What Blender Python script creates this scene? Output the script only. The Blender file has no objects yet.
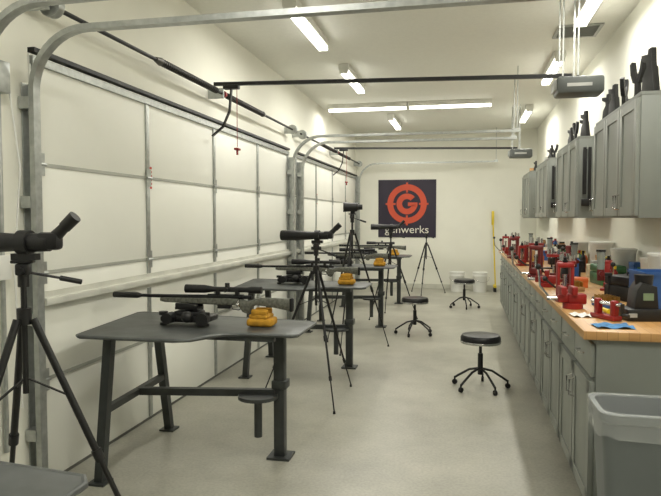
import bpy, bmesh, math, random
from math import radians, sin, cos, pi, tan, atan
from mathutils import Vector, Matrix, Euler
random.seed(7)
S=bpy.context.scene
COL=S.collection
S.view_settings.view_transform='Standard'
S.view_settings.exposure=0.17

# ---------------------------------------------------------------- materials
def lin(c):
    c=c/255.0
    return c/12.92 if c<=0.04045 else ((c+0.055)/1.055)**2.4
def L(c): return (lin(c[0]),lin(c[1]),lin(c[2]),1.0)
MATS={}
def mat(name,col,rough=0.5,metal=0.0,var=0.10,scale=6.0,bump=0.0,emit=0.0,alpha=1.0,detail=4,coat=0.0,trans=0.0):
    if name in MATS: return MATS[name]
    m=bpy.data.materials.new(name); m.use_nodes=True
    nt=m.node_tree; b=nt.nodes['Principled BSDF']
    b.inputs['Roughness'].default_value=rough
    b.inputs['Metallic'].default_value=metal
    b.inputs['Alpha'].default_value=alpha
    tc=nt.nodes.new('ShaderNodeTexCoord')
    nz=nt.nodes.new('ShaderNodeTexNoise'); nz.inputs['Scale'].default_value=scale; nz.inputs['Detail'].default_value=detail
    nt.links.new(tc.outputs['Object'],nz.inputs['Vector'])
    cr=nt.nodes.new('ShaderNodeValToRGB')
    c=L(col)
    cr.color_ramp.elements[0].position=0.3; cr.color_ramp.elements[1].position=0.7
    cr.color_ramp.elements[0].color=(c[0]*(1-var),c[1]*(1-var),c[2]*(1-var),1)
    cr.color_ramp.elements[1].color=(min(1,c[0]*(1+var)),min(1,c[1]*(1+var)),min(1,c[2]*(1+var)),1)
    nt.links.new(nz.outputs['Fac'],cr.inputs['Fac'])
    nt.links.new(cr.outputs['Color'],b.inputs['Base Color'])
    if bump>0:
        bp=nt.nodes.new('ShaderNodeBump'); bp.inputs['Strength'].default_value=bump; bp.inputs['Distance'].default_value=0.01
        nt.links.new(nz.outputs['Fac'],bp.inputs['Height']); nt.links.new(bp.outputs['Normal'],b.inputs['Normal'])
    if emit>0:
        b.inputs['Emission Color'].default_value=c; b.inputs['Emission Strength'].default_value=emit
    if coat>0: b.inputs['Coat Weight'].default_value=coat
    if trans>0: b.inputs['Transmission Weight'].default_value=trans
    MATS[name]=m
    return m

WALL=mat('wall_paint',(233,232,220),0.75,var=0.02,scale=3)
CEIL=mat('ceiling_paint',(240,240,232),0.8,var=0.02,scale=30,bump=0.05)
DOORW=mat('door_vinyl',(238,238,229),0.5,var=0.02,scale=2)
GALV=mat('galvanised_steel',(176,179,176),0.38,0.7,var=0.15,scale=25)
DARKM=mat('dark_steel',(36,36,36),0.45,0.3,var=0.2,scale=20)
BENCH=mat('bench_steel',(88,91,90),0.42,0.3,var=0.25,scale=9,bump=0.05)
BENCHL=mat('bench_leg_steel',(64,67,66),0.42,0.3,var=0.2,scale=9)
BLACK=mat('black_plastic',(22,22,23),0.45,var=0.15,scale=15)
BLACKR=mat('black_rubber',(18,18,18),0.8,var=0.15,scale=15)
VINYL=mat('black_vinyl',(20,20,22),0.35,var=0.1,scale=15)
CHROME=mat('chrome',(200,200,200),0.15,1.0,var=0.03)
GUNM=mat('gun_metal',(40,41,43),0.35,0.6,var=0.1)
STOCK=mat('stock_camo',(100,101,91),0.6,var=0.5,scale=60)
GLASS=mat('lens_glass',(20,30,50),0.05,0.0,var=0.05)
YEL=mat('yellow_leather',(190,140,42),0.9,var=0.22,scale=25,bump=0.5)
CAB=mat('cabinet_gray',(128,132,126),0.5,var=0.05,scale=4)
CABD=mat('cabinet_gray_door',(136,140,133),0.45,var=0.04,scale=4)
RED=mat('red_enamel',(144,30,28),0.4,var=0.1,scale=10)
DRED=mat('dark_red_enamel',(104,26,26),0.45,var=0.1,scale=10)
ORANGE=mat('orange_plastic',(206,104,46),0.45,var=0.06)
BLUE=mat('blue_cloth',(70,122,170),0.8,var=0.15,scale=20,bump=0.2)
BLUEP=mat('blue_plastic',(44,88,150),0.4,var=0.08)
GREEN=mat('green_plastic',(56,108,70),0.4,var=0.08)
WHITEP=mat('white_plastic',(224,224,218),0.4,var=0.03)
CARD=mat('cardboard',(170,132,88),0.8,var=0.1,scale=12)
CREAM=mat('cream_paper',(222,212,182),0.8,var=0.05)
BINP=mat('bin_plastic',(104,110,110),0.45,var=0.05)
LINER=mat('liner_film',(222,226,226),0.25,var=0.04,bump=0.3,scale=20,alpha=0.30)
TUBE=mat('tube_glow',(255,253,244),0.3,var=0.0,emit=6.5)
YELP=mat('yellow_plastic',(222,196,40),0.4,var=0.05)
LGRAY=mat('light_gray_plastic',(166,168,164),0.45,var=0.05)
WHITEV=mat('banner_white',(225,222,210),0.6,var=0.02)
ORV=mat('banner_orange',(202,80,52),0.6,var=0.04)
BANN=mat('banner_cloth',(42,35,52),0.55,var=0.1,scale=3)
CLEARP=mat('smoky_plastic',(150,160,156),0.15,var=0.05,alpha=0.6)

def concrete():
    m=bpy.data.materials.new('concrete_floor'); m.use_nodes=True
    nt=m.node_tree; b=nt.nodes['Principled BSDF']
    tc=nt.nodes.new('ShaderNodeTexCoord')
    n1=nt.nodes.new('ShaderNodeTexNoise'); n1.inputs['Scale'].default_value=1.3; n1.inputs['Detail'].default_value=8; n1.inputs['Roughness'].default_value=0.65
    n2=nt.nodes.new('ShaderNodeTexNoise'); n2.inputs['Scale'].default_value=60; n2.inputs['Detail'].default_value=6
    nt.links.new(tc.outputs['Object'],n1.inputs['Vector']); nt.links.new(tc.outputs['Object'],n2.inputs['Vector'])
    cr=nt.nodes.new('ShaderNodeValToRGB')
    cr.color_ramp.elements[0].position=0.3; cr.color_ramp.elements[0].color=L((150,148,136))
    cr.color_ramp.elements[1].position=0.72; cr.color_ramp.elements[1].color=L((184,182,168))
    nt.links.new(n1.outputs['Fac'],cr.inputs['Fac'])
    cr2=nt.nodes.new('ShaderNodeValToRGB')
    cr2.color_ramp.elements[0].position=0.35; cr2.color_ramp.elements[0].color=(0.74,0.74,0.74,1)
    cr2.color_ramp.elements[1].position=0.6; cr2.color_ramp.elements[1].color=(1,1,1,1)
    nt.links.new(n2.outputs['Fac'],cr2.inputs['Fac'])
    mx=nt.nodes.new('ShaderNodeMix'); mx.data_type='RGBA'; mx.blend_type='MULTIPLY'; mx.inputs['Factor'].default_value=0.6
    nt.links.new(cr.outputs['Color'],mx.inputs['A']); nt.links.new(cr2.outputs['Color'],mx.inputs['B'])
    nt.links.new(mx.outputs['Result'],b.inputs['Base Color'])
    b.inputs['Roughness'].default_value=0.36
    bp=nt.nodes.new('ShaderNodeBump'); bp.inputs['Strength'].default_value=0.08
    nt.links.new(n2.outputs['Fac'],bp.inputs['Height']); nt.links.new(bp.outputs['Normal'],b.inputs['Normal'])
    return m
def wood():
    m=bpy.data.materials.new('butcher_block'); m.use_nodes=True
    nt=m.node_tree; b=nt.nodes['Principled BSDF']
    tc=nt.nodes.new('ShaderNodeTexCoord')
    br=nt.nodes.new('ShaderNodeTexBrick'); br.inputs['Scale'].default_value=1.0
    br.inputs['Brick Width'].default_value=0.6; br.inputs['Row Height'].default_value=0.045
    br.inputs['Mortar Size'].default_value=0.001
    br.inputs['Color1'].default_value=L((194,152,98)); br.inputs['Color2'].default_value=L((180,136,84)); br.inputs['Mortar'].default_value=L((136,100,62))
    mp=nt.nodes.new('ShaderNodeMapping'); mp.inputs['Rotation'].default_value=(0,0,radians(90))
    nt.links.new(tc.outputs['Object'],mp.inputs['Vector']); nt.links.new(mp.outputs['Vector'],br.inputs['Vector'])
    nt.links.new(br.outputs['Color'],b.inputs['Base Color']); b.inputs['Roughness'].default_value=0.35
    return m
CONC=concrete(); WOOD=wood()

# ---------------------------------------------------------------- mesh builder
class M:
    def __init__(s): s.bm=bmesh.new()
    def box(s,c,sz,rot=(0,0,0),bev=0.0,seg=2):
        mt=Matrix.Translation(Vector(c))@Euler(rot).to_matrix().to_4x4()@Matrix.Diagonal((sz[0],sz[1],sz[2],1))
        r=bmesh.ops.create_cube(s.bm,size=1.0,matrix=mt)
        if bev>0:
            es=set()
            for v in r['verts']: es.update(v.link_edges)
            bmesh.ops.bevel(s.bm,geom=list(es),offset=bev,segments=seg,affect='EDGES',profile=0.5)
        return s
    def bb(s,a,b,bev=0.0):
        return s.box([(a[i]+b[i])/2 for i in range(3)],[abs(b[i]-a[i]) for i in range(3)],bev=bev)
    def cyl(s,p0,p1,r0,r1=None,seg=16):
        p0=Vector(p0);p1=Vector(p1); r1=r0 if r1 is None else r1
        d=p1-p0; q=d.to_track_quat('Z','Y').to_matrix().to_4x4()
        mt=Matrix.Translation((p0+p1)/2)@q
        bmesh.ops.create_cone(s.bm,cap_ends=True,segments=seg,radius1=r0,radius2=r1,depth=d.length,matrix=mt)
        return s
    def sph(s,c,r,sc=(1,1,1),rot=(0,0,0),seg=16):
        mt=Matrix.Translation(Vector(c))@Euler(rot).to_matrix().to_4x4()@Matrix.Diagonal((sc[0],sc[1],sc[2],1))
        bmesh.ops.create_uvsphere(s.bm,u_segments=seg,v_segments=max(6,seg//2),radius=r,matrix=mt); return s
    def sweep(s,pts,sec,up=(0,0,1),closed_sec=True,cap=True):
        pts=[Vector(p) for p in pts]; up=Vector(up); rings=[]
        n=len(pts)
        for i,p in enumerate(pts):
            if i==0:t=pts[1]-pts[0]
            elif i==n-1:t=pts[-1]-pts[-2]
            else:t=(pts[i+1]-p).normalized()+(p-pts[i-1]).normalized()
            t.normalize()
            u=up
            if abs(t.dot(u))>0.98: u=Vector((1,0,0)) if abs(t.x)<0.9 else Vector((0,1,0))
            a=t.cross(u).normalized(); b=a.cross(t).normalized()
            rings.append([s.bm.verts.new(p+a*x+b*y) for x,y in sec])
        m=len(sec)
        for i in range(n-1):
            for j in range(m if closed_sec else m-1):
                k=(j+1)%m
                s.bm.faces.new((rings[i][j],rings[i][k],rings[i+1][k],rings[i+1][j]))
        if cap and closed_sec:
            s.bm.faces.new(rings[0][::-1]); s.bm.faces.new(rings[-1])
        return s
    def tube(s,pts,r,seg=8,up=(0,0,1)):
        return s.sweep(pts,[(r*cos(2*pi*i/seg),r*sin(2*pi*i/seg)) for i in range(seg)],up)
    def bar(s,p0,p1,w,h=None,up=(0,0,1)):
        h=w if h is None else h
        return s.sweep([p0,p1],[(-w/2,-h/2),(w/2,-h/2),(w/2,h/2),(-w/2,h/2)],up)
    def lathe(s,prof,mt=None,seg=20):
        mt=mt or Matrix.Identity(4); rings=[]
        for r,z in prof:
            if r<1e-5: rings.append([s.bm.verts.new(mt@Vector((0,0,z)))])
            else: rings.append([s.bm.verts.new(mt@Vector((r*cos(2*pi*i/seg),r*sin(2*pi*i/seg),z))) for i in range(seg)])
        for a,b in zip(rings,rings[1:]):
            for i in range(seg):
                j=(i+1)%seg
                if len(a)==1 and len(b)==1: continue
                if len(a)==1: s.bm.faces.new((a[0],b[i],b[j]))
                elif len(b)==1: s.bm.faces.new((a[i],a[j],b[0]))
                else: s.bm.faces.new((a[i],a[j],b[j],b[i]))
        return s
    def prism(s,poly,z0,z1,mt=None,bev=0.0):
        mt=mt or Matrix.Identity(4)
        a=[s.bm.verts.new(mt@Vector((x,y,z0))) for x,y in poly]
        b=[s.bm.verts.new(mt@Vector((x,y,z1))) for x,y in poly]
        fs=[s.bm.faces.new(a[::-1]),s.bm.faces.new(b)]
        n=len(poly)
        for i in range(n):
            j=(i+1)%n
            fs.append(s.bm.faces.new((a[i],a[j],b[j],b[i])))
        if bev>0:
            es=set(fs[0].edges)|set(fs[1].edges)
            bmesh.ops.bevel(s.bm,geom=list(es),offset=bev,segments=2,affect='EDGES',profile=0.5)
        return s
    def mesh(s,name,m):
        bmesh.ops.recalc_face_normals(s.bm,faces=s.bm.faces[:])
        me=bpy.data.meshes.new(name); s.bm.to_mesh(me); s.bm.free()
        me.materials.append(m)
        for p in me.polygons: p.use_smooth=True
        me.set_sharp_from_angle(angle=radians(38))
        return me
XZ=Matrix(((1,0,0,0),(0,0,1,0),(0,1,0,0),(0,0,0,1)))
YZ=Matrix(((0,0,1,0),(1,0,0,0),(0,1,0,0),(0,0,0,1)))

def thing(name,label,cat,loc=(0,0,0),rz=0.0,group=None):
    e=bpy.data.objects.new(name,None); e.empty_display_size=0.05
    COL.objects.link(e); e.location=loc; e.rotation_euler=(0,0,rz)
    e['label']=label; e['category']=cat
    if group: e['group']=group
    return e
def part(mb,name,m,parent,label=None):
    o=bpy.data.objects.new(name,mb.mesh(name,m)); COL.objects.link(o); o.parent=parent
    if label: o['label']=label
    return o
def solo(mb,name,m,label,cat,loc=(0,0,0),rz=0.0,group=None):
    o=bpy.data.objects.new(name,mb.mesh(name,m)); COL.objects.link(o); o.location=loc; o.rotation_euler=(0,0,rz)
    o['label']=label; o['category']=cat
    if group: o['group']=group
    return o
def struct(mb,name,m):
    o=bpy.data.objects.new(name,mb.mesh(name,m)); COL.objects.link(o); o['kind']='structure'; return o
def dup(root,loc,rz=None,label=None,sc=None):
    n=root.copy(); COL.objects.link(n); n.location=loc
    if rz is not None: n.rotation_euler=(0,0,rz)
    if label: n['label']=label
    if sc: n.scale=(sc,sc,sc)
    def rec(a,b):
        for c in a.children:
            d=c.copy(); COL.objects.link(d); d.parent=b; rec(c,d)
    rec(root,n)
    return n
def recolor(root,names,m):
    for c in root.children:
        if c.name.split('.')[0] in names:
            c.data=c.data.copy(); c.data.materials[0]=m
    return root

# ---------------------------------------------------------------- room
XL,XR,YB,YF,H=-2.26,1.38,13.0,-2.6,3.22
struct(M().bb((XL-0.15,YF-0.15,-0.1),(XR+0.15,YB+0.15,0)),'floor',CONC)
struct(M().bb((XL-0.15,YF-0.15,H),(XR+0.15,YB+0.15,H+0.1)),'ceiling',CEIL)
struct(M().bb((XL-0.15,YF-0.15,0),(XL,YB+0.15,H)),'wall_left',WALL)
struct(M().bb((XR,YF-0.15,0),(XR+0.15,YB+0.15,H)),'wall_right',WALL)
struct(M().bb((XL,YB,0),(XR,YB+0.15,H)),'wall_back',WALL)
struct(M().bb((XL,YF-0.15,0),(XR,YF,H)),'wall_front',WALL)
struct(M().bb((XL,YB-0.010,0),(XR,YB,0.09)),'baseboard_back',mat('base_gray',(200,199,186),0.5))

# sectional overhead doors
DOORS=[(-2.0,2.40),(2.88,7.72),(8.06,12.80)]
SH=0.578
DRAIL=mat('rail_gray',(170,171,162),0.5,0.1); STRW=mat('strut_white',(214,214,204),0.4,0.2)
SEALG=mat('seal_gray',(96,96,90),0.7)
for i,(y0,y1) in enumerate(DOORS):
    xf=XL+0.045
    mb=M()
    for k in range(4):
        mb.bb((XL+0.002,y0,k*SH+0.004),(xf,y1,(k+1)*SH-0.004),bev=0.006)
    d=struct(mb,'door_%d'%(i+1),DOORW)
    n=4; w=(y1-y0)/n
    for j in range(n+1):
        yy=min(max(y0+j*w,y0+0.03),y1-0.03)
        st=M()
        for k in range(4):
            st.bb((xf,yy-0.022,k*SH+0.02),(xf+0.012,yy+0.022,(k+1)*SH-0.02),bev=0.003)
        part(st,'stile',GALV,d)
    for j in range(n+1):
        yy=min(max(y0+j*w,y0+0.05),y1-0.05)
        for k in (1,2,3):
            hb=M().bb((xf+0.012,yy-0.03,k*SH-0.06),(xf+0.018,yy+0.03,k*SH+0.06))
            hb.cyl((xf+0.02,yy-0.035,k*SH),(xf+0.02,yy+0.035,k*SH),0.009,seg=8)
            part(hb,'hinge',GALV,d)
    part(M().bb((xf,y0,4*SH-0.06),(xf+0.02,y1,4*SH-0.02)),'top_rail',GALV,d)
    part(M().bb((xf-0.02,y0,4*SH),(xf+0.03,y1,4*SH+0.022)),'top_seal',DARKM,d)
    for k in (1,2,3):
        part(M().bb((xf,y0,k*SH-0.010),(xf+0.006,y1,k*SH+0.010)),'section_rail',DRAIL,d)
    part(M().bb((xf+0.014,y0+0.02,0.985),(xf+0.06,y1-0.02,1.025),bev=0.004).bb((xf+0.012,y0+0.02,0.955),(xf+0.02,y1-0.02,1.055)),'strut',STRW,d)
    part(M().bb((xf-0.03,y0,0.0),(xf+0.006,y1,0.016)),'bottom_seal',SEALG,d)
    if i>0:
        for (yy,zz) in ((y0+1.26,1.66),):
            g=M()
            for k in range(6): g.bb((xf,yy-0.018,zz+k*0.028),(xf+0.003,yy+0.018,zz+k*0.028+0.016))
            part(g,'warning_sticker',mat('sticker_red',(190,60,50),0.6),d,'small red warning sticker')

for i,(a,b) in enumerate(((2.42,2.86),(7.74,8.04),(12.82,12.985))):
    struct(M().bb((XL,a,0),(XL+0.05,b,2.335)),'trim_%d'%(i+1),WALL)
struct(M().bb((XL,-2.0,2.337),(XL+0.03,12.985,2.50)),'trim_4',WALL)

# tracks
def track(y,end,zt,R,z1):
    x0=XL+0.13
    e=thing('door_track','galvanised steel overhead door track curving up to the ceiling','garage door track',(x0,y,0),group='curved overhead door tracks')
    pts=[(0,0,0.02),(0,0,zt-R)]
    for a in range(1,13):
        t=a/12*pi/2; pts.append((R*(1-cos(t)),0,zt-R+R*sin(t)))
    pts.append((end-x0,0,z1))
    part(M().sweep(pts,[(-0.014,-0.026),(0.014,-0.026),(0.014,-0.018),(-0.006,-0.018),(-0.006,0.018),(0.014,0.018),(0.014,0.026),(-0.014,0.026)],up=(0,1,0)),'rail',GALV,e)
    part(M().bb((-0.075,-0.002,0.02),(-0.07,0.05,zt-0.25)).bb((-0.075,0.045,0.02),(-0.02,0.05,zt-0.25)),'wall_angle',GALV,e)
    for z in (0.3,0.9,1.5,2.0):
        part(M().bb((-0.07,-0.03,z),(-0.012,0.03,z+0.06)),'bracket',GALV,e)
    ex=end-x0
    part(M().bb((ex-0.04,-0.003,z1+0.01),(ex-0.03,0.0,H)).bb((ex-0.08,-0.02,z1+0.012),(ex-0.0,0.02,z1+0.03)),'hanger',GALV,e)
    return e
track(2.46,0.75,2.40,0.30,2.43); track(2.80,0.75,2.385,0.30,2.385)
track(7.66,0.62,2.47,0.36,2.47); track(8.13,0.62,2.45,0.36,2.44); track(12.74,0.62,2.56,0.36,2.56)

# torsion shafts
for (y0,y1) in DOORS:
    c=(y0+y1)/2
    e=thing('torsion_spring_shaft','black torsion spring shaft above the overhead door','garage door spring',(XL+0.13,c,2.56),group='torsion shafts')
    hl=(y1-y0)/2+0.02
    part(M().cyl((0,-hl,0),(0,hl,0),0.013,seg=10),'shaft',DARKM,e)
    for sgn in (-1,1):
        mb=M(); L0=0.12; L1=1.15
        mb.cyl((0,sgn*L0,0),(0,sgn*L1,0),0.023,seg=14)
        for k in range(30):
            yy=sgn*(L0+(L1-L0)*(k+0.5)/30)
            mb.cyl((0,yy-0.008,0),(0,yy+0.008,0),0.027,seg=12)
        part(mb,'spring',mat('spring_black',(46,44,42),0.5,0.3),e)
        part(M().cyl((0,sgn*L1,0),(0,sgn*(L1+0.07),0),0.03,0.018,seg=12),'winding_cone',mat('cone_steel',(110,108,104),0.4,0.6),e)
        part(M().cyl((0,sgn*(hl-0.12),0),(0,sgn*(hl-0.07),0),0.06,seg=20),'cable_drum',GALV,e)
        part(M().bb((-0.128,sgn*(hl-0.03)-0.004,-0.04),(0.03,sgn*(hl-0.03)+0.004,0.04)),'end_bracket',GALV,e)
    part(M().bb((-0.128,-0.008,-0.045),(0.02,0.008,0.045)),'center_bracket',GALV,e)
    part(M().cyl((0,0.03,0),(0,0.06,0),0.03,seg=12),'spring_plug',RED,e)

# openers
def opener(y):
    zz=2.53
    e=thing('garage_door_opener','gray ceiling-hung garage door opener with a long dark rail','garage door opener',(0.85,y,zz),group='door openers')
    part(M().bb((-0.17,-0.12,-0.13),(0.17,0.12,0.0),bev=0.02),'motor_housing',mat('opener_gray',(92,96,94),0.45),e)
    part(M().bb((-0.19,-0.09,-0.10),(-0.168,0.09,-0.02),bev=0.006),'light_lens',LGRAY,e)
    part(M().bb((-0.10,-0.123,-0.08),(0.08,-0.1205,-0.055)),'name_plate',mat('plate_gray',(190,190,186),0.4),e)
    part(M().sweep([(XL+0.10-0.85,0,0.09),(-0.05,0,0.025)],[(-0.015,-0.015),(0.015,-0.015),(0.015,0.015),(-0.015,0.015)]),'rail',DARKM,e)
    for x in (-0.13,-0.02):
        part(M().bb((x-0.006,-0.10,0.0),(x+0.006,-0.096,H-zz)).bb((x-0.006,0.096,0.0),(x+0.006,0.10,H-zz)).bb((x-0.006,-0.10,0.0),(x+0.006,0.10,0.006)),'hanger',GALV,e)
    part(M().bb((-2.92,-0.03,0.04),(-2.78,0.03,0.075),bev=0.006),'trolley',DARKM,e)
    part(M().sweep([(-2.85,0,0.05),(-2.87,0,-0.15),(-2.93,0,-0.28),(-3.03,0,-0.36)],[(-0.006,-0.016),(0.006,-0.016),(0.006,0.016),(-0.006,0.016)],up=(0,1,0)),'door_arm',DARKM,e)
    part(M().cyl((-2.80,0.0,0.05),(-2.80,0,-0.46),0.003,seg=6),'release_cord',RED,e)
    part(M().bb((-2.82,-0.035,-0.49),(-2.78,0.035,-0.47),bev=0.005).cyl((-2.80,0,-0.48),(-2.80,0,-0.53),0.010,seg=8),'release_handle',RED,e)
    return e
opener(5.20); opener(10.35)

# ceiling light strips
FIXW=mat('fixture_white',(225,225,218),0.4)
def strip(x,y,along='y',energy=26):
    e=thing('fluorescent_light','white ceiling strip light with glowing tubes','ceiling light',(x,y,H),0 if along=='y' else pi/2,group='ceiling strip lights')
    part(M().bb((-0.06,-0.62,-0.07),(0.06,0.62,0),bev=0.006),'housing',FIXW,e)
    for dx in (-0.032,0.032):
        part(M().cyl((dx,-0.6,-0.088),(dx,0.6,-0.088),0.016,seg=10),'tube',TUBE,e)
    for yy in (-0.61,0.61):
        part(M().bb((-0.05,yy-0.008,-0.11),(0.05,yy+0.008,-0.065)),'socket',FIXW,e)
    ld=bpy.data.lights.new('tube_light','AREA'); ld.shape='RECTANGLE'; ld.size=0.1; ld.size_y=1.18; ld.energy=energy; ld.color=(1.0,0.975,0.90)
    lo=bpy.data.objects.new('tube_light',ld); COL.objects.link(lo); lo.parent=e; lo.location=(0,0,-0.115)
    return e
for x,y in ((-1.40,5.55),(-1.38,7.75),(-1.25,11.3),(0.97,5.25),(0.97,7.7),(0.97,10.9)): strip(x,y,energy=16)
for x,y in ((-1.1,1.2),(0.95,1.2),(0.95,3.0)): strip(x,y,energy=22)  # out-of-view strips, added to brighten the near end of the room
for x in (-1.50,-0.24): strip(x,9.7,'x',15)
e=thing('ceiling_vent','white louvered ceiling air vent','vent',(1.02,6.35,H))
part(M().bb((-0.2,-0.2,-0.015),(0.2,-0.17,0)).bb((-0.2,0.17,-0.015),(0.2,0.2,0)).bb((-0.2,-0.17,-0.015),(-0.17,0.17,0)).bb((0.17,-0.17,-0.015),(0.2,0.17,0)),'vent_frame',LGRAY,e)
mb=M()
for k in range(9): mb.box((0,-0.15+k*0.0375,-0.012),(0.34,0.03,0.003),rot=(0.6,0,0))
part(mb,'louvers',LGRAY,e)

# ---------------------------------------------------------------- steel shooting bench
PITCH=2.32
def bench():
    e=thing('shooting_bench','gray steel shooting bench with a notched tray top','bench',(-1.5,3.4,0),group='shooting benches')
    T=0.83
    poly=[(-0.50,-0.46),(0.04,-0.46),(0.12,-0.42),(0.17,-0.32),(0.23,-0.24),(0.32,-0.21),(0.60,-0.21),(0.63,-0.18),(0.63,0.21),(0.60,0.25),(-0.58,0.38),(-0.61,0.35),(-0.53,-0.43)]
    part(M().prism(poly,T-0.022,T-0.004,bev=0.004),'table_top',BENCH,e)
    pts=[(x,y,T-0.010) for x,y in poly]; pts.append(pts[0])
    part(M().tube(pts,0.009,seg=8),'rim',BENCH,e)
    def leg(a,b):
        part(M().bar(a,b,0.048,0.048,up=(0,1,0)).bb((b[0]-0.05,b[1]-0.05,0),(b[0]+0.05,b[1]+0.05,0.012)),'leg',BENCHL,e)
    leg((-0.38,-0.36,T-0.02),(-0.44,-0.38,0.005)); leg((-0.44,0.28,T-0.02),(-0.47,0.50,0.005))
    part(M().bb((0.385,0.155,0.01),(0.450,0.220,T-0.02),bev=0.004).box((0.42,0.19,0.008),(0.14,0.14,0.014)).box((0.42,0.19,0.45),(0.09,0.09,0.05),bev=0.004),'column',BENCHL,e)
    part(M().bar((-0.412,-0.37,0.40),(-0.455,0.41,0.40),0.036,0.036),'crossbar',BENCHL,e)
    part(M().bar((-0.43,0.03,0.40),(0.39,0.17,0.40),0.042,0.042),'crossbar',BENCHL,e)
    part(M().cyl((0.30,0.12,0.375),(0.30,0.12,0.395),0.12,seg=28).cyl((0.30,0.12,0.14),(0.30,0.12,0.375),0.024,seg=14),'swivel_plate',BENCHL,e)
    part(M().bb((-0.3,-0.2,T-0.05),(0.5,-0.16,T-0.022)),'frame_rail',BENCHL,e)
    part(M().bb((-0.45,0.17,T-0.05),(0.5,0.21,T-0.022)),'frame_rail',BENCHL,e)
    return e
b0=bench()
RZ=0.95
def rifle():
    e=thing('rifle','bolt-action rifle with speckled gray-tan stock and black scope','rifle',(-1.47,3.42,RZ),group='scoped rifles on benches')
    part(M().cyl((-0.46,0,0.036),(0.02,0,0.036),0.009,0.015,seg=14),'barrel',GUNM,e)
    part(M().cyl((-0.61,0,0.036),(-0.455,0,0.036),0.018,seg=16).cyl((-0.455,0,0.036),(-0.43,0,0.036),0.018,0.011,seg=16),'muzzle_brake',BLACK,e)
    secs=[(-0.30,0.006,0.026,0.015),(-0.27,0.0,0.030,0.020),(-0.10,-0.003,0.032,0.022),(0.0,-0.006,0.034,0.022),(0.12,-0.008,0.036,0.022),(0.19,-0.006,0.034,0.021),
          (0.215,-0.046,0.030,0.016),(0.235,-0.054,0.024,0.015),(0.255,-0.050,0.022,0.014),(0.272,-0.012,0.026,0.014),(0.295,-0.004,0.034,0.016),(0.33,-0.006,0.042,0.017),(0.40,-0.014,0.043,0.018),(0.50,-0.032,0.040,0.018)]
    g=M(); rings=[]
    for x,z0,z1,hw in secs:
        c=(z0+z1)/2; hh=(z1-z0)/2; r=[]
        for k in range(12):
            a=2*pi*k/12; ca,sa=cos(a),sin(a)
            f=lambda v: math.copysign(abs(v)**0.55,v)
            r.append(g.bm.verts.new((x,hw*f(ca),c+hh*f(sa))))
        rings.append(r)
    for a,b in zip(rings,rings[1:]):
        for k in range(12):
            j=(k+1)%12; g.bm.faces.new((a[k],a[j],b[j],b[k]))
    g.bm.faces.new(rings[0][::-1]); g.bm.faces.new(rings[-1])
    part(g,'stock',STOCK,e)
    part(M().bb((0.498,-0.018,-0.034),(0.518,0.018,0.042),bev=0.006),'butt_pad',BLACKR,e)
    part(M().cyl((0.0,0,0.042),(0.22,0,0.042),0.015,seg=14).cyl((0.22,0,0.042),(0.27,0,0.042),0.011,seg=12),'receiver',GUNM,e)
    part(M().tube([(0.2,-0.012,0.041),(0.205,-0.05,0.028),(0.21,-0.07,0.012)],0.005).sph((0.21,-0.074,0.008),0.012,seg=10),'bolt_handle',CHROME,e)
    part(M().bb((0.06,-0.014,-0.028),(0.14,0.014,0.0),bev=0.004),'magazine',BLACK,e)
    part(M().tube([(0.145,0,-0.004),(0.15,0,-0.030),(0.19,0,-0.034),(0.21,0,-0.02)],0.003),'trigger_guard',BLACK,e)
    s=M(); mt=Matrix.Translation((0.33,0,0.084))@Matrix.Rotation(-pi/2,4,'Y')
    s.lathe([(0,0),(0.020,0.0),(0.021,0.06),(0.015,0.09),(0.015,0.29),(0.024,0.35),(0.025,0.47),(0.0,0.468)],mt,seg=18)
    sc=part(s,'scope',BLACK,e)
    part(M().cyl((0.12,0,0.084),(0.12,0,0.122),0.014,seg=12).cyl((0.12,0,0.084),(0.12,-0.036,0.084),0.013,seg=12),'turret',BLACK,sc)
    part(M().bb((0.05,-0.015,0.048),(0.072,0.015,0.094),bev=0.003),'scope_ring',BLACK,sc)
    part(M().bb((0.17,-0.015,0.048),(0.192,0.015,0.094),bev=0.003),'scope_ring',BLACK,sc)
    return e
def front_rest():
    e=thing('rifle_rest','chunky black adjustable front rifle rest on the bench','rifle rest',(-1.58,3.40,0.83),group='front rifle rests')
    part(M().box((0.0,0.0,0.035),(0.30,0.16,0.035),bev=0.012).box((0,0,0.058),(0.16,0.11,0.04),bev=0.012).bar((0.0,0.15,0.035),(0,0,0.035),0.06,0.035),'base',BLACK,e)
    for p in ((-0.13,-0.07),(0.13,-0.07),(0.0,0.14)):
        part(M().cyl((p[0],p[1],0.0),(p[0],p[1],0.075),0.009,seg=8).cyl((p[0],p[1],0.058),(p[0],p[1],0.078),0.026,seg=12).cyl((p[0],p[1],0.0),(p[0],p[1],0.014),0.022,seg=10),'leveling_screw',BLACK,e)
    part(M().cyl((0,0,0.06),(0,0,0.095),0.026,seg=12),'post',DARKM,e)
    part(M().box((0,0,0.094),(0.14,0.09,0.014)).box((0,-0.038,0.107),(0.14,0.018,0.036),bev=0.006).box((0,0.038,0.107),(0.14,0.018,0.036),bev=0.006),'cradle',BLACK,e)
    part(M().tube([(0.0,-0.05,0.06),(0.04,-0.12,0.065)],0.008).sph((0.045,-0.13,0.06),0.034,seg=12),'knob',BLACK,e)
    part(M().cyl((0.12,-0.06,0.045),(0.13,-0.13,0.045),0.036,seg=14),'adjuster_wheel',BLACK,e)
    part(M().cyl((-0.08,-0.06,0.045),(-0.08,-0.13,0.045),0.032,seg=14),'adjuster_wheel',BLACK,e)
    return e
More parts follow.
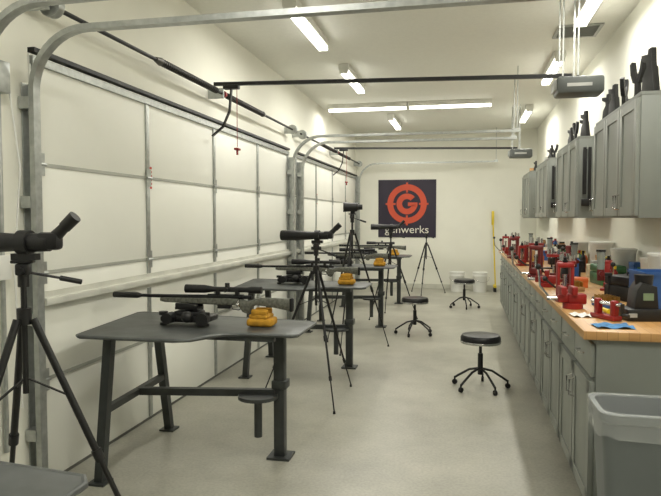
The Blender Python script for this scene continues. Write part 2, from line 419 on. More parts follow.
def lumpy(boxes,seed):
    mb=M()
    for c,sz,rot,b in boxes:
        mb.box(c,sz,rot=rot,bev=b,seg=3)
    bmesh.ops.subdivide_edges(mb.bm,edges=[e for e in mb.bm.edges if e.calc_length()>0.03],cuts=3,use_grid_fill=True)
    for v in mb.bm.verts:
        if v.co.z>0.006:
            n=sin(v.co.x*95+seed)*cos(v.co.y*80+seed*2)*0.0025
            v.co+=Vector((n,n*0.7,n))
    return mb
def sandbag():
    e=thing('sandbag','mustard leather rear shooting bag with two ears','sandbag',(-1.14,3.42,0.83),group='yellow rear bags')
    part(lumpy([((0,0,0.024),(0.155,0.12,0.048),(0,0,0.05),0.018)],1),'bag_base',YEL,e)
    part(lumpy([((-0.005,0,0.056),(0.12,0.105,0.028),(0,0,-0.06),0.012),((0,-0.037,0.080),(0.100,0.028,0.040),(0.1,0,0.03),0.012),((0,0.037,0.080),(0.100,0.028,0.040),(-0.1,0,0),0.012)],2),'bag_ear',YEL,e)
    return e
rf=rifle(); rt=front_rest(); sb=sandbag()
for k in (-1,1,2,3):
    dup(b0,(-1.5,3.4+PITCH*k,0))
    if k<0: continue
    dup(rf,(-1.47,3.42+PITCH*k,RZ)); dup(rt,(-1.58,3.40+PITCH*k,0.83)); dup(sb,(-1.14+(0.06 if k<3 else 0.0),3.42+PITCH*k,0.83))

# ---------------------------------------------------------------- tripods
def tripod(name_label,loc,hh,spread,rz,leglen_r=0.013):
    e=thing('tripod',name_label,'tripod',loc,rz,group='tripods')
    zs=hh-0.22
    part(M().cyl((0,0,zs-0.02),(0,0,zs+0.04),0.026,seg=14),'spider',BLACK,e)
    part(M().cyl((0,0,zs-0.28),(0,0,hh-0.09),0.011,seg=12),'center_column',DARKM,e)
    for k in range(3):
        a=k*2*pi/3
        p0=Vector((0.032*cos(a),0.032*sin(a),zs)); p2=Vector((spread*cos(a),spread*sin(a),0.02))
        p1=p0.lerp(p2,0.5); p15=p0.lerp(p2,0.78)
        g=M().cyl(p0,p1,leglen_r,seg=10).cyl(p1-(p2-p0)*0.02,p1+(p2-p0)*0.02,leglen_r*1.4,seg=10)
        g.cyl(p1,p15,leglen_r*0.75,seg=10).cyl(p15-(p2-p0)*0.015,p15+(p2-p0)*0.015,leglen_r*1.1,seg=10).cyl(p15,p2,leglen_r*0.5,seg=10)
        g.cyl(p2,(p2.x,p2.y,0.0),leglen_r*0.8,leglen_r*1.0,seg=10)
        part(g,'leg',BLACK,e)
        part(M().bar((0,0,zs-0.22),p0.lerp(p2,0.28),0.010,0.005),'brace',DARKM,e)
    part(M().cyl((0,0,hh-0.10),(0,0,hh-0.05),0.020,seg=14).box((0,0,hh-0.035),(0.048,0.045,0.045),bev=0.008).box((0,0,hh-0.006),(0.075,0.05,0.012),bev=0.003).cyl((0,-0.040,hh-0.04),(0,0.040,hh-0.04),0.013,seg=10),'head',BLACK,e)
    part(M().cyl((0.02,0.02,hh-0.05),(0.11,0.07,hh-0.075),0.005,seg=8).cyl((0.11,0.07,hh-0.075),(0.18,0.105,hh-0.095),0.010,seg=10),'pan_handle',BLACK,e)
    return e
def spotting(loc,rz=0.0,sc=1.0,label='black angled spotting scope mounted on a tripod'):
    e=thing('spotting_scope',label,'spotting scope',loc,rz,group='spotting scopes')
    e.scale=(sc,sc,sc)
    mt=Matrix.Translation((0.10,0,0.06))@Matrix.Rotation(-pi/2,4,'Y')
    part(M().lathe([(0,0),(0.030,0),(0.032,0.06),(0.029,0.10),(0.033,0.17),(0.040,0.26),(0.042,0.38),(0.039,0.39),(0.036,0.37),(0,0.37)],mt,seg=22),'body',BLACK,e)
    part(M().cyl((-0.265,0,0.06),(-0.272,0,0.06),0.035,seg=20),'objective_lens',GLASS,e)
    part(M().box((0.10,0,0.065),(0.08,0.05,0.06),bev=0.014).cyl((0.11,0,0.07),(0.155,0,0.112),0.022,0.018,seg=16).cyl((0.155,0,0.112),(0.195,0,0.149),0.021,0.022,seg=16),'eyepiece',BLACK,e)
    part(M().cyl((-0.01,0,0.06),(0.03,0,0.06),0.042,seg=20).bb((-0.035,-0.016,0.0),(0.055,0.016,0.022)),'mount_collar',BLACK,e)
    return e
tripod('black tripod with extended legs holding a spotting scope',(-1.60,2.02,0),1.295,0.48,0.34,0.014)
tripod('black tripod standing between two shooting benches',(-1.16,4.85,0),1.25,0.44,-1.03,0.011)
tripod('tall black tripod beside a shooting bench',(-1.22,6.82,0),1.50,0.42,0.4,0.011)
tripod('black tripod behind the third shooting bench',(-1.05,9.05,0),1.26,0.4,-0.2,0.012)
tripod('black tripod standing near the end wall',(-0.72,12.1,0),1.16,0.38,0.35)
spotting((-1.60,2.02,1.295),0.08,1.08); spotting((-1.16,4.85,1.25),0.0)
spotting((-1.05,9.05,1.26),0.1)
e=thing('binoculars','stubby black binoculars mounted on a tall tripod','binoculars',(-1.22,6.82,1.50),0.2)
for s_ in (-1,1):
    mt=Matrix.Translation((0.11,s_*0.05,0.07))@Matrix.Rotation(-pi/2,4,'Y')
    part(M().lathe([(0,0),(0.028,0),(0.030,0.04),(0.048,0.06),(0.046,0.12),(0.054,0.21),(0.050,0.21),(0,0.205)],mt,seg=18),'barrel',BLACK,e)
part(M().box((0.03,0,0.075),(0.10,0.07,0.08),bev=0.012).bb((-0.02,-0.02,0),(0.03,0.02,0.04)),'bridge',BLACK,e)

# ---------------------------------------------------------------- stools
def stool(loc,rz):
    e=thing('stool','round black padded shop stool with tubular legs','stool',loc,rz,group='round shop stools')
    part(M().lathe([(0,0.40),(0.155,0.40),(0.168,0.415),(0.168,0.44),(0.155,0.46),(0.10,0.468),(0,0.47)],seg=32),'seat',VINYL,e)
    part(M().lathe([(0.15,0.39),(0.168,0.392),(0.171,0.405),(0.168,0.412),(0.15,0.412)],seg=32),'seat_ring',CHROME,e)
    part(M().cyl((0,0,0.12),(0,0,0.30),0.022,seg=14).cyl((0,0,0.28),(0,0,0.40),0.013,seg=12),'post',DARKM,e)
    part(M().cyl((0,0,0.385),(0,0,0.4),0.07,seg=16),'seat_plate',DARKM,e)
    for k in range(5):
        a=2*pi*k/5
        part(M().tube([(0.02*cos(a),0.02*sin(a),0.17),(0.10*cos(a),0.10*sin(a),0.15),(0.20*cos(a),0.20*sin(a),0.085),(0.235*cos(a),0.235*sin(a),0.06)],0.010,seg=8),'leg',DARKM,e)
        part(M().cyl((0.235*cos(a)-0.010*sin(a),0.235*sin(a)+0.010*cos(a),0.022),(0.235*cos(a)+0.010*sin(a),0.235*sin(a)-0.010*cos(a),0.022),0.022,seg=14).cyl((0.235*cos(a),0.235*sin(a),0.03),(0.235*cos(a),0.235*sin(a),0.07),0.008,seg=8),'caster',BLACKR,e)
    return e
st=stool((0.14,5.42,0),0.2); dup(st,(-0.60,7.8,0),0.7); dup(st,(0.0,10.3,0),1.1)

# ---------------------------------------------------------------- base cabinets + worktop
CT=0.94; CX=0.53; CY0,CY1=2.98,10.36
solo(M().bb((CX,CY0,CT-0.04),(XR-0.003,CY1,CT),bev=0.004),'worktop',WOOD,'long butcher-block wooden worktop on gray cabinets','worktop')
def base_cab(y):
    w=0.915
    e=thing('base_cabinet','gray wooden base cabinet with drawers and doors under the worktop','cabinet',(CX+0.04,y,0),group='gray base cabinets')
    D=XR-0.003-(CX+0.04)
    part(M().bb((0.02,0.003,0.10),(D,w-0.003,CT-0.042)).bb((0.09,0.003,0),(D,w-0.003,0.10)),'body',CAB,e)
    for j in range(2):
        y0=0.02+j*(w/2-0.01); y1=y0+w/2-0.03
        d=part(M().bb((0.0,y0,0.72),(0.02,y1,0.875),bev=0.004),'drawer',CABD,e)
        part(M().tube([(0,(y0+y1)/2-0.05,0.80),(-0.025,(y0+y1)/2-0.045,0.80),(-0.025,(y0+y1)/2+0.045,0.80),(0,(y0+y1)/2+0.05,0.80)],0.005,seg=6),'handle',CHROME,d)
        d=part(M().bb((0.0,y0,0.12),(0.02,y1,0.70),bev=0.004).bb((-0.006,y0,0.12),(0.0,y0+0.06,0.70)).bb((-0.006,y1-0.06,0.12),(0.0,y1,0.70)).bb((-0.006,y0,0.12),(0.0,y1,0.18)).bb((-0.006,y0,0.64),(0.0,y1,0.70)),'door',CABD,e)
        hy=y1-0.03 if j==0 else y0+0.03
        part(M().tube([(-0.004,hy,0.52),(-0.03,hy,0.53),(-0.03,hy,0.61),(-0.004,hy,0.62)],0.005,seg=6),'handle',CHROME,d)
    return e
bc=base_cab(CY0+0.02)
for k in range(1,8): dup(bc,(CX+0.04,CY0+0.02+k*0.917,0))

def wall_cab(y,w=1.37):
    x=1.05; z0=1.45;z1=2.24
    e=thing('wall_cabinet','gray wooden wall cabinet with framed doors','cabinet',(x,y,z0),group='gray wall cabinets')
    D=XR-0.002-x; hh=z1-z0
    part(M().bb((0.02,0,0),(D,w,hh),bev=0.002).bb((0.015,-0.004,hh-0.02),(D,w+0.004,hh)),'body',CAB,e)
    n=3
    for j in range(n):
        y0=0.015+j*(w-0.02)/n; y1=y0+(w-0.02)/n-0.012
        f=0.06
        d=part(M().bb((0.006,y0,0.015),(0.02,y1,hh-0.035)).bb((-0.004,y0,0.015),(0.006,y0+f,hh-0.035),bev=0.002).bb((-0.004,y1-f,0.015),(0.006,y1,hh-0.035),bev=0.002).bb((-0.004,y0+f,0.015),(0.006,y1-f,0.015+f)).bb((-0.004,y0+f,hh-0.035-f),(0.006,y1-f,hh-0.035)),'door',CABD,e)
        hy=y0+0.03 if j%2 else y1-0.03
        part(M().tube([(-0.003,hy,0.06),(-0.028,hy,0.065),(-0.028,hy,0.155),(-0.003,hy,0.16)],0.005,seg=6),'handle',CHROME,d)
    return e
WC=[4.26,6.45,8.65,10.95]
wc=wall_cab(WC[0])
for y in WC[1:]: dup(wc,(1.05,y,1.45))

def fork(loc,rz):
    e=thing('forked_rest','black forked gun rest standing on a cabinet','gun rest',loc,rz,group='black forked rests')
    part(M().box((0,0,0.012),(0.09,0.12,0.024),bev=0.005).box((0,0,0.08),(0.03,0.04,0.13),bev=0.004),'base',BLACK,e)
    for s_ in (-1,1):
        g=M().prism([(0.0,0.12),(s_*0.036,0.13),(s_*0.062,0.19),(s_*0.036,0.21),(s_*0.010,0.16)][::s_],-0.016,0.016,YZ)
        g.prism([(s_*0.062,0.185),(s_*0.072,0.26),(s_*0.050,0.275),(s_*0.034,0.20)][::s_],-0.016,0.016,YZ)
        part(g,'blade',BLACK,e)
    return e
def case_item(loc,rz):
    e=thing('rifle_stock','black synthetic rifle butt stock standing upright on a cabinet','rifle stock',loc,rz,group='upright black stocks')
    g=M().prism([(-0.072,0.0),(0.065,0.0),(0.055,0.11),(0.015,0.17),(-0.045,0.17)],-0.024,0.024,YZ,bev=0.006)
    g.prism([(-0.042,0.15),(0.018,0.15),(0.024,0.21),(-0.032,0.21)],-0.020,0.020,YZ,bev=0.004)
    g.prism([(-0.034,0.20),(0.022,0.20),(0.075,0.225),(0.08,0.262),(0.03,0.255),(-0.032,0.245)],-0.019,0.019,YZ,bev=0.003)
    g.prism([(-0.034,0.235),(0.016,0.235),(0.008,0.285),(-0.03,0.29)],-0.018,0.018,YZ,bev=0.003)
    part(g,'stock_body',BLACK,e)
    part(M().bb((-0.025,-0.074,0.0),(0.025,0.067,0.012)),'butt_pad',BLACKR,e)
    return e
fk=fork((1.14,4.64,2.241),0.35); cs=case_item((1.15,4.38,2.241),0.3)
for x,y,r,s_ in ((1.15,5.06,-0.5,0.9),(1.26,5.33,0.9,0.7),(1.15,7.15,0.2,0.85),(1.18,9.0,0.8,0.75)): dup(fk,(x,y,2.241),r,sc=s_)
for x,y,r,s_ in ((1.25,4.82,0.5,0.9),(1.13,5.28,0.3,0.85),(1.13,5.5,0.5,0.75),(1.15,6.6,0.3,0.9),(1.2,6.88,0.6,0.85),(1.15,7.45,0.3,0.75),(1.18,9.4,0.6,0.7),(1.18,11.3,0.4,0.65)): dup(cs,(x,y,2.241),r,sc=s_)
for x,y,c in ((1.30,5.52,WHITEP),(1.29,7.60,CREAM),(1.2,9.75,WHITEP),(1.2,11.9,CARD)):
    solo(M().bb((-0.06,-0.06,0),(0.06,0.06,0.11),bev=0.004),'box',c,'small pale storage box on top of a cabinet','box',(x,y,2.241),0.0,group='boxes on cabinets')
def hang(x,y,z,l):
    e=thing('rifle_sling','black webbing sling hanging from a hook on a cabinet side','sling',(x,y,z),pi/2,group='hanging slings')
    part(M().cyl((0,0,0),(-0.05,0,0),0.006,seg=8).cyl((-0.048,0,0),(-0.05,0,0.02),0.006,seg=8),'hook',GALV,e)
    part(M().bb((-0.036,-0.04,-l),(-0.028,-0.01,0.01)).bb((-0.026,0.0,-l*0.85),(-0.018,0.035,0.01)).box((-0.028,0,-l),(0.03,0.09,0.07),bev=0.006),'strap',BLACK,e)
hang(1.14,6.446,2.12,0.52); hang(1.14,8.646,2.12,0.5)

# ---------------------------------------------------------------- worktop objects
def press(loc,rz,rc=RED):
    e=thing('reloading_press','red cast reloading press with a steel ram and lever','reloading press',loc,rz,group='red reloading presses')
    part(M().box((0,0,0.01),(0.11,0.10,0.02),bev=0.004),'base',rc,e)
    g=M().box((-0.04,0,0.13),(0.018,0.04,0.19),bev=0.005).box((0.04,0,0.13),(0.018,0.04,0.19),bev=0.005).box((0,0,0.222),(0.10,0.05,0.032),bev=0.009).box((0,0,0.045),(0.09,0.055,0.05),bev=0.01)
    part(g,'frame',rc,e)
    part(M().cyl((0,0,0.06),(0,0,0.15),0.013,seg=14).cyl((0,0,0.15),(0,0,0.165),0.017,seg=12),'ram',CHROME,e)
    part(M().cyl((0,0,0.20),(0,0,0.27),0.011,seg=12).cyl((0,0,0.24),(0,0,0.252),0.017,seg=6),'die',GUNM,e)
    part(M().tube([(-0.045,-0.03,0.03),(-0.10,-0.05,0.03),(-0.16,-0.06,0.10),(-0.17,-0.06,0.20)],0.007,seg=8),'lever',CHROME,e)
    part(M().sph((-0.171,-0.06,0.215),0.018,seg=12),'lever_knob',BLACK,e)
    return e
def turret_press(loc,rz):
    e=thing('turret_press','dark red turret press with a round die plate','reloading press',loc,rz,group='turret presses')
    part(M().box((0,0,0.012),(0.10,0.11,0.024),bev=0.004).cyl((0.03,0,0.02),(0.03,0,0.2),0.02,seg=14).cyl((0.0,0,0.02),(0.0,0,0.07),0.035,seg=16),'frame',DRED,e)
    part(M().cyl((0.0,0,0.2),(0.0,0,0.222),0.06,seg=24),'die_plate',RED,e)
    g=M()
    for k in range(5):
        a=2*pi*k/5; g.cyl((0.042*cos(a),0.042*sin(a),0.19),(0.042*cos(a),0.042*sin(a),0.26+0.01*(k%2)),0.010,seg=8)
    part(g,'die_set',CHROME,e)
    part(M().cyl((0,0,0.07),(0,0,0.13),0.012,seg=12),'ram',CHROME,e)
    part(M().tube([(-0.02,-0.04,0.04),(-0.08,-0.06,0.05),(-0.14,-0.06,0.10)],0.007,seg=8).sph((-0.145,-0.06,0.105),0.018,seg=10),'lever',BLACK,e)
    return e
def vise(loc,rz):
    e=thing('bench_vise','small red bench vise overhanging the worktop edge','vise',loc,rz,group='red bench vises')
    part(M().cyl((0,0,0),(0,0,0.03),0.055,seg=20).box((0.02,0,0.055),(0.10,0.06,0.06),bev=0.01).box((0.0,0,0.10),(0.03,0.10,0.05),bev=0.005),'vise_body',RED,e)
    part(M().box((-0.055,0,0.055),(0.06,0.045,0.045),bev=0.008).box((-0.06,0,0.10),(0.03,0.10,0.05),bev=0.005),'jaw',RED,e)
    part(M().cyl((-0.14,0,0.055),(-0.05,0,0.055),0.011,seg=12).cyl((-0.13,-0.06,0.055),(-0.13,0.06,0.055),0.005,seg=8),'screw_handle',CHROME,e)
    return e
Z=CT+0.001
pr=press((0.60,4.02,Z),0.1); tp=turret_press((0.67,4.42,Z),0.0); vs0=vise((0.60,3.72,Z),0.1)
for x,y,r,s_,m in ((0.60,5.6,-0.2,1.15,DRED),(0.60,6.95,0.5,0.9,RED),(0.60,8.2,0.3,1.1,DRED),(0.60,9.7,0.0,1.0,RED),(0.99,4.7,1.2,0.9,RED),(0.95,6.0,0.7,1.1,DRED)):
    p=dup(pr,(x,y,Z),r,sc=s_)
    if m is DRED: recolor(p,('base','frame'),m); p['label']='dark red cast reloading press with a steel ram and lever'
for x,y,r,s_ in ((0.70,5.25,0.4,1.0),(0.68,6.35,-0.2,1.2),(0.68,7.55,0.2,0.9),(0.68,9.0,0.1,1.15)):
    dup(tp,(x,y,Z),r,sc=s_)
for x,y,r in ((0.60,4.85,-0.2),(0.60,8.6,0.0)): dup(vs0,(x,y,Z),r)
def measure(loc,hop,label):
    e=thing('powder_measure',label,'powder measure',loc,0,group='powder measures')
    part(M().box((0,0,0.006),(0.10,0.10,0.012),bev=0.003).cyl((0.04,0,0.01),(0.04,0,0.16),0.008,seg=8).box((0.02,0,0.16),(0.07,0.04,0.016)),'stand',DARKM,e)
    part(M().cyl((-0.01,0,0.12),(-0.01,0,0.19),0.022,seg=14).cyl((-0.01,-0.045,0.165),(-0.01,0.045,0.165),0.016,seg=12),'drum',DRED,e)
    part(M().cyl((-0.01,0,0.19),(-0.01,0,0.30),0.022,0.026,seg=18),'hopper',hop,e)
    part(M().cyl((-0.01,0,0.30),(-0.01,0,0.312),0.029,seg=18),'hopper_cap',BLACK,e)
    return e
m1=measure((0.84,4.15,Z),CLEARP,'powder measure with a smoky clear hopper on a stand')
dup(m1,(0.86,5.25,Z),0.4); dup(m1,(0.84,6.6,Z),1.0); dup(m1,(0.84,8.4,Z),0.0)
e=thing('powder_dispenser','black electronic powder dispenser with a rounded hopper','powder dispenser',(0.86,3.38,Z),0.15)
part(M().box((0,0,0.03),(0.17,0.15,0.06),bev=0.008).prism([(-0.045,0.05),(0.075,0.05),(0.065,0.17),(-0.01,0.19),(-0.035,0.15)],-0.055,0.055,XZ,bev=0.008),'body',BLACK,e)
part(M().cyl((0.02,0,0.17),(0.02,0,0.225),0.040,0.046,seg=20),'hopper',VINYL,e)
part(M().box((-0.06,-0.0765,0.03),(0.04,0.004,0.02)),'display',LGRAY,e)
part(M().box((0.02,-0.057,0.12),(0.05,0.004,0.035)),'control_panel',mat('panel_green',(120,140,110),0.4),e)
e=thing('case_trimmer','red cast bench case trimmer with a crank handle','case trimmer',(0.70,3.36,Z),0.5)
part(M().box((0,0,0.012),(0.055,0.17,0.024),bev=0.005).box((0,-0.06,0.06),(0.035,0.03,0.08),bev=0.008).box((0,0.055,0.06),(0.035,0.03,0.08),bev=0.008),'base',RED,e)
part(M().cyl((0,-0.11,0.08),(0,0.10,0.08),0.010,seg=12),'shaft',CHROME,e)
part(M().box((0,-0.115,0.06),(0.016,0.008,0.06)).cyl((0,-0.12,0.035),(0,-0.155,0.035),0.010,seg=10),'crank',BLACK,e)
e=thing('parts_bin','open blue plastic parts bin on the worktop','bin',(1.02,3.68,Z),0.1)
bh=0.22
part(M().bb((-0.10,-0.12,0),(0.10,0.12,0.008)).bb((-0.10,-0.12,0),(-0.093,0.12,bh)).bb((0.093,-0.12,0),(0.10,0.12,bh)).bb((-0.10,-0.12,0),(0.10,-0.113,bh)).bb((-0.10,0.113,0),(0.10,0.12,bh)),'bin_body',BLUEP,e)
part(M().bb((-0.108,-0.128,bh-0.015),(-0.10,0.128,bh+0.002)).bb((0.10,-0.128,bh-0.015),(0.108,0.128,bh+0.002)).bb((-0.108,-0.128,bh-0.015),(0.108,-0.12,bh+0.002)).bb((-0.108,0.12,bh-0.015),(0.108,0.128,bh+0.002)),'bin_rim',BLUEP,e)
def cloth(m,w,d,name,label,loc,rz):
    bmx=M(); N=10
    vs=[[bmx.bm.verts.new((-w/2+w*i/N,-d/2+d*j/N,0.006+0.006*sin(i*1.1)*cos(j*0.9))) for j in range(N+1)] for i in range(N+1)]
    for i in range(N):
        for j in range(N): bmx.bm.faces.new((vs[i][j],vs[i+1][j],vs[i+1][j+1],vs[i][j+1]))
    solo(bmx,name,m,label,'towel',loc,rz)
cloth(BLUE,0.17,0.13,'shop_towel','blue shop towel lying flat on the worktop',(0.68,3.12,Z),0.1)
cloth(WHITEP,0.09,0.13,'shop_towel','white cleaning cloth lying on the worktop',(0.59,3.44,Z),0.1)
def block(loc,rz,m,label):
    e=thing('loading_block',label,'loading block',loc,rz,group='loading blocks')
    part(M().box((0,0,0.015),(0.10,0.16,0.03),bev=0.003),'tray',m,e)
    g=M()
    for i in range(4):
        for j in range(7): g.cyl((-0.036+i*0.024,-0.066+j*0.022,0.02),(-0.036+i*0.024,-0.066+j*0.022,0.065),0.006,0.005,seg=8)
    o=part(g,'cartridge',mat('brass',(196,156,84),0.3,0.9),e); o['kind']='stuff'
    return e
block((0.80,3.82,Z),0.3,BLUEP,'blue loading block filled with brass cases'); block((0.76,4.66,Z),0.1,CARD,'wooden loading block filled with brass cases'); block((0.80,5.75,Z),-0.2,GREEN,'green loading block filled with brass cases'); block((0.78,7.2,Z),0.2,YELP,'yellow loading block filled with brass cases')
def driver(loc,rz,m,label):
    e=thing('screwdriver',label,'screwdriver',loc,rz,group='loose screwdrivers')
    part(M().cyl((0,0,0.014),(0.09,0,0.014),0.013,0.011,seg=10),'handle',m,e)
    part(M().cyl((0.09,0,0.014),(0.2,0,0.010),0.003,seg=8),'shank',CHROME,e)
driver((0.60,4.15,Z),1.0,RED,'red-handled screwdriver lying on the worktop'); driver((0.75,3.52,Z),1.7,YELP,'yellow-handled screwdriver lying on the worktop'); driver((0.58,5.0,Z),1.5,BLACK,'black-handled screwdriver lying on the worktop')
def tub(loc,label,sc=1.0):
    e=thing('plastic_tub',label,'tub',loc,0,group='white tubs by the wall'); e.scale=(sc,sc,sc)
    part(M().lathe([(0,0),(0.075,0),(0.085,0.20),(0.088,0.205),(0.088,0.22),(0,0.22)],seg=24),'tub_body',WHITEP,e)
    part(M().lathe([(0,0.221),(0.092,0.221),(0.093,0.235),(0.085,0.24),(0,0.24)],seg=24),'lid',WHITEP,e)
for y,s_ in ((4.35,1.2),(4.6,1.0),(5.45,1.1),(6.3,1.2),(7.4,1.0)): tub((1.26,y,Z),'white plastic tub with a lid against the wall',s_)
def toolbox(loc,rz,m,label):
    e=thing('tool_case',label,'tool case',loc,rz,group='tool cases')
    part(M().bb((-0.09,-0.15,0),(0.09,0.15,0.09),bev=0.006),'case_bottom',m,e)
    part(M().bb((-0.09,-0.15,0.093),(0.09,0.15,0.15),bev=0.01),'case_lid',m,e)
    part(M().tube([(-0.0,-0.05,0.148),(-0.0,-0.045,0.175),(-0.0,0.045,0.175),(-0.0,0.05,0.148)],0.006,seg=8),'carry_handle',BLACK,e)
toolbox((1.08,5.15,Z),0.1,GREEN,'green plastic tool case on the worktop'); toolbox((1.05,6.85,Z),0.1,DRED,'dark red metal tool case on the worktop'); toolbox((1.02,4.15,Z),0.5,BLACK,'black plastic tool case on the worktop')
def bottle(loc,m,cap,h=0.2,r=0.035,label='bottle'):
    e=thing('bottle',label,'bottle',loc,0,group='bottles on the worktop')
    part(M().lathe([(0,0),(r,0),(r,h*0.65),(r*0.8,h*0.75),(r*0.4,h*0.82),(r*0.4,h*0.88),(0,h*0.88)],seg=18),'bottle_body',m,e)
    part(M().cyl((0,0,h*0.86),(0,0,h),r*0.5,seg=14),'cap',cap,e)
def jar(loc,m,cap,h=0.16,r=0.05,label='round plastic powder jar with a screw lid'):
    e=thing('powder_jar',label,'jar',loc,0,group='powder jars')
    part(M().lathe([(0,0),(r,0),(r,h*0.8),(r*0.85,h*0.88),(0,h*0.88)],seg=20),'jar_body',m,e)
    part(M().cyl((0,0,h*0.86),(0,0,h),r*0.8,seg=18),'lid',cap,e)
def carton(loc,m,sz,rz,label):
    e=thing('carton',label,'box',loc,rz,group='small cartons on the worktop')
    part(M().bb((-sz[0]/2,-sz[1]/2,0),(sz[0]/2,sz[1]/2,sz[2]-0.012)),'carton_body',m,e)
    part(M().bb((-sz[0]/2-0.002,-sz[1]/2-0.002,sz[2]-0.03),(sz[0]/2+0.002,sz[1]/2+0.002,sz[2]),bev=0.002),'lid',m,e)
cols=[(RED,'red'),(CARD,'brown'),(CREAM,'cream'),(YELP,'yellow'),(GREEN,'green'),(BLUEP,'blue'),(WHITEP,'white'),(WHITEP,'white'),(BLACK,'black'),(BLACK,'black'),(ORANGE,'orange'),(LGRAY,'light gray'),(CARD,'brown'),(CREAM,'cream')]
avoid=((0.84,4.15),(0.86,5.25),(0.84,6.6),(0.84,8.4),(0.99,4.7),(0.95,6.0),(0.80,3.82),(0.80,5.75),(1.02,3.68),(1.24,3.88),(0.76,4.66),(0.78,7.2),(0.67,4.42),(0.70,5.25),(0.68,6.35),(0.68,7.55),(0.68,9.0),
 (1.26,4.35),(1.26,4.6),(1.26,5.45),(1.26,6.3),(1.26,7.4),(1.08,5.08),(1.08,5.22),(1.05,6.78),(1.05,6.92),(1.08,4.05),(0.97,4.25),(1.02,4.15),(0.95,4.0))
y=3.92
while y<10.2:
    for x in (0.83,0.96,1.08,1.20,1.31):
        if random.random()<(0.45 if x<0.9 else 0.28): continue
        m,n=random.choice(cols); m2,n2=random.choice(cols)
        yy=y+random.uniform(-0.015,0.015); xx=x+random.uniform(-0.008,0.008); t=random.random()
        if any(abs(xx-a)<0.14 and abs(yy-b)<0.17 for a,b in avoid): continue
        far=(x-0.83)*0.12
        if t<0.24: bottle((xx,yy,Z),m,m2,random.uniform(0.10,0.18)+far,random.uniform(0.022,0.036),n+' plastic bottle with a '+n2+' cap on the worktop')
        elif t<0.38: jar((xx,yy,Z),m,m2,random.uniform(0.06,0.14)+far,random.uniform(0.03,0.045),n+' round powder jar with a '+n2+' lid')
        else: carton((xx,yy,Z),m,(random.uniform(0.06,0.10),random.uniform(0.08,0.14),random.uniform(0.03,0.13)+far),random.uniform(-0.15,0.15),'small '+n+' carton on the worktop')
    y+=0.165
e=thing('paper_towel_roll','white paper towel roll standing on the worktop','paper towels',(1.24,3.88,Z))
part(M().cyl((0,0,0.005),(0,0,0.26),0.055,seg=24),'roll',WHITEP,e); part(M().cyl((0,0,0),(0,0,0.29),0.015,seg=10),'core',CARD,e)

# ---------------------------------------------------------------- trash can
def rr(w,d,r,z,n=6):
    pts=[]
    for cx,cy,a0 in ((w-r,d-r,0),(-w+r,d-r,90),(-w+r,-d+r,180),(w-r,-d+r,270)):
        for k in range(n+1):
            a=radians(a0+90*k/n); pts.append((cx+r*cos(a),cy+r*sin(a),z))
    return pts
def loft(mb,loops,cap0=True,capN=False):
    R=[[mb.bm.verts.new(p) for p in l] for l in loops]
    for a,b in zip(R,R[1:]):
        n=len(a)
        for i in range(n):
            j=(i+1)%n; mb.bm.faces.new((a[i],a[j],b[j],b[i]))
    if cap0: mb.bm.faces.new(R[0][::-1])
    if capN: mb.bm.faces.new(R[-1])
    return mb
e=thing('trash_can','gray plastic wastebasket with a clear liner folded over the rim','trash can',(0.70,2.66,0),0.0)
part(loft(M(),[rr(0.13,0.11,0.05,0.0),rr(0.172,0.142,0.06,0.66),rr(0.182,0.152,0.06,0.67),rr(0.182,0.152,0.06,0.70),rr(0.166,0.136,0.055,0.70),rr(0.12,0.10,0.05,0.03)],True,True),'bin_body',BINP,e)
lo=[]
for k,(s_,z) in enumerate(((0.184,0.61),(0.187,0.66),(0.189,0.706),(0.166,0.706),(0.155,0.5))):
    l=rr(s_,s_-0.030,0.06,z)
    if k==0: l=[(a,b,z+0.008*sin(i*0.8)) for i,(a,b,_) in enumerate(l)]
    lo.append(l)
part(loft(M(),lo,False,False),'liner',LINER,e)

# ---------------------------------------------------------------- end wall items
bx0,bx1,bz0,bz1=-1.77,-0.58,1.05,2.24; by=YB-0.012
e=thing('banner','dark purple vinyl banner with an orange target logo on the wall','banner',(0,0,0))
mb=M(); NN=24
g=[[mb.bm.verts.new((bx0+(bx1-bx0)*i/NN,by+0.005*sin(i*0.7+j*0.2),bz0+(bz1-bz0)*j/NN)) for j in range(NN+1)] for i in range(NN+1)]
for i in range(NN):
    for j in range(NN): mb.bm.faces.new((g[i][j],g[i+1][j],g[i+1][j+1],g[i][j+1]))
part(mb,'banner_sheet',BANN,e)
cx,cz=-1.175,1.74; ly=by-0.012
def arc(r0,r1,a0,a1,n=48):
    mb=M(); A=[];B=[]
    for i in range(n+1):
        a=radians(a0+(a1-a0)*i/n)
        A.append(mb.bm.verts.new((cx+r0*cos(a),ly,cz+r0*sin(a)))); B.append(mb.bm.verts.new((cx+r1*cos(a),ly,cz+r1*sin(a))))
    for i in range(n): mb.bm.faces.new((A[i],A[i+1],B[i+1],B[i]))
    return mb
def rect(mb,x0,x1,z0,z1):
    v=[mb.bm.verts.new(p) for p in ((cx+x0,ly,cz+z0),(cx+x1,ly,cz+z0),(cx+x1,ly,cz+z1),(cx+x0,ly,cz+z1))]
    mb.bm.faces.new(v); return mb
lg=arc(0.285,0.405,0,360,72)
rect(lg,-0.285,-0.235,-0.02,0.02); rect(lg,0.245,0.285,-0.02,0.02); rect(lg,-0.02,0.02,0.235,0.285); rect(lg,-0.02,0.02,-0.285,-0.235)
rect(lg,-0.44,-0.405,-0.02,0.02); rect(lg,0.405,0.44,-0.02,0.02); rect(lg,-0.02,0.02,0.405,0.44); rect(lg,-0.02,0.02,-0.44,-0.405)
q=arc(0.10,0.215,42,348); me=q.mesh('t',ORV); lg.bm.from_mesh(me)
rect(lg,0.02,0.215,-0.045,0.03)
part(lg,'logo',ORV,e,'orange crosshair ring with a letter in the middle')
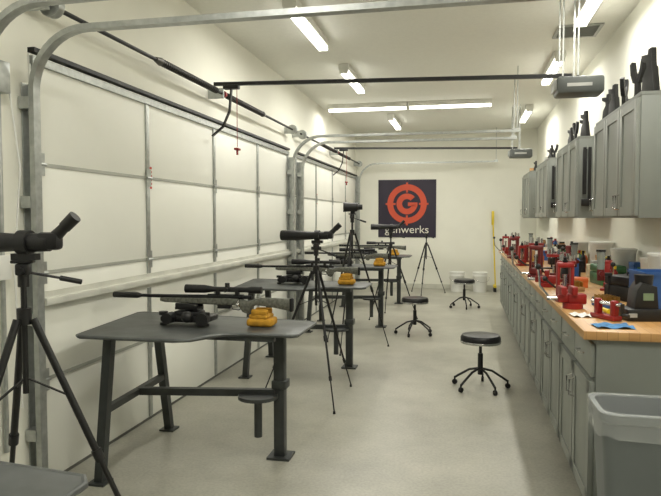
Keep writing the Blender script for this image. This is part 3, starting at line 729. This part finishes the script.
cu=bpy.data.curves.new('banner_text','FONT'); cu.body='gunwerks'; cu.size=0.26; cu.align_x='CENTER'; cu.extrude=0.001
to=bpy.data.objects.new('banner_text_tmp',cu); COL.objects.link(to)
bpy.context.view_layer.update()
dg=bpy.context.evaluated_depsgraph_get(); me=bpy.data.meshes.new_from_object(to.evaluated_get(dg)); bpy.data.objects.remove(to)
me.materials.clear(); me.materials.append(WHITEV)
t=bpy.data.objects.new('lettering',me); COL.objects.link(t); t.parent=e; t.location=(cx,ly-0.002,1.14); t.rotation_euler=(pi/2,0,0); t.scale=(0.9,0.85,1)
def bucket(loc):
    e=thing('bucket','white plastic bucket with a lid on the floor','bucket',loc,0,group='white buckets')
    part(M().lathe([(0,0),(0.125,0),(0.14,0.3),(0.148,0.31),(0.148,0.33),(0.14,0.345),(0.14,0.36),(0,0.36)],seg=28),'bucket_body',WHITEP,e)
    part(M().lathe([(0,0.361),(0.15,0.361),(0.152,0.38),(0.14,0.39),(0,0.388)],seg=28),'lid',WHITEP,e)
    part(M().tube([(0.15*cos(a),-0.15*abs(sin(a))*0.4-0.12,0.30-0.1*sin(a)) for a in [pi*k/10 for k in range(11)]],0.003),'bail_handle',CHROME,e)
    return e
bk=bucket((-0.14,12.6,0)); dup(bk,(0.30,12.6,0),0.3)
e=thing('push_broom','yellow-handled broom with a wide top grip leaning on the wall','broom',(0.60,12.72,0))
part(M().cyl((0,0,0.12),(-0.05,0.18,1.32),0.014,seg=10),'handle',YELP,e)
part(M().bb((-0.04,-0.13,0.08),(0.02,0.13,0.13),bev=0.01),'broom_head',YELP,e)
part(M().bb((-0.036,-0.125,0.0),(0.016,0.125,0.08)),'bristles',BLACKR,e)
part(M().box((-0.055,0.20,1.45),(0.05,0.045,0.28),bev=0.012,rot=(-0.12,0,0)),'hanger_grip',YELP,e)

# conduit and junction box on jamb
e=thing('electrical_conduit','gray electrical conduit with a junction box on the wall','conduit',(XL+0.05,2.62,0))
part(M().cyl((0.02,0,0.3),(0.02,0,2.28),0.012,seg=10),'pipe',GALV,e)
part(M().bb((0.0,-0.05,2.05),(0.05,0.05,2.2),bev=0.004),'junction_box',GALV,e)
part(M().tube([(0.03,0.06,2.1),(0.06,0.09,1.7),(0.03,0.07,1.2),(0.05,0.08,0.5)],0.005),'cable',WHITEP,e)
part(M().bb((0.0,-0.04,1.15),(0.04,0.04,1.27),bev=0.004),'outlet_box',WHITEP,e)

# world
w=bpy.data.worlds.new('world'); S.world=w; w.use_nodes=True
w.node_tree.nodes['Background'].inputs['Color'].default_value=(1,0.97,0.9,1); w.node_tree.nodes['Background'].inputs['Strength'].default_value=0.3

# ---------------------------------------------------------------- camera
cd=bpy.data.cameras.new('camera'); cam=bpy.data.objects.new('camera',cd); COL.objects.link(cam)
F=625.0
cd.sensor_width=36; cd.lens=F/661*36; cd.clip_start=0.05
phi=atan(30/F); th=atan(134.5/F*cos(phi))
cam.location=(0,0,1.45); cam.rotation_euler=(pi/2-phi,0,th)
S.camera=cam
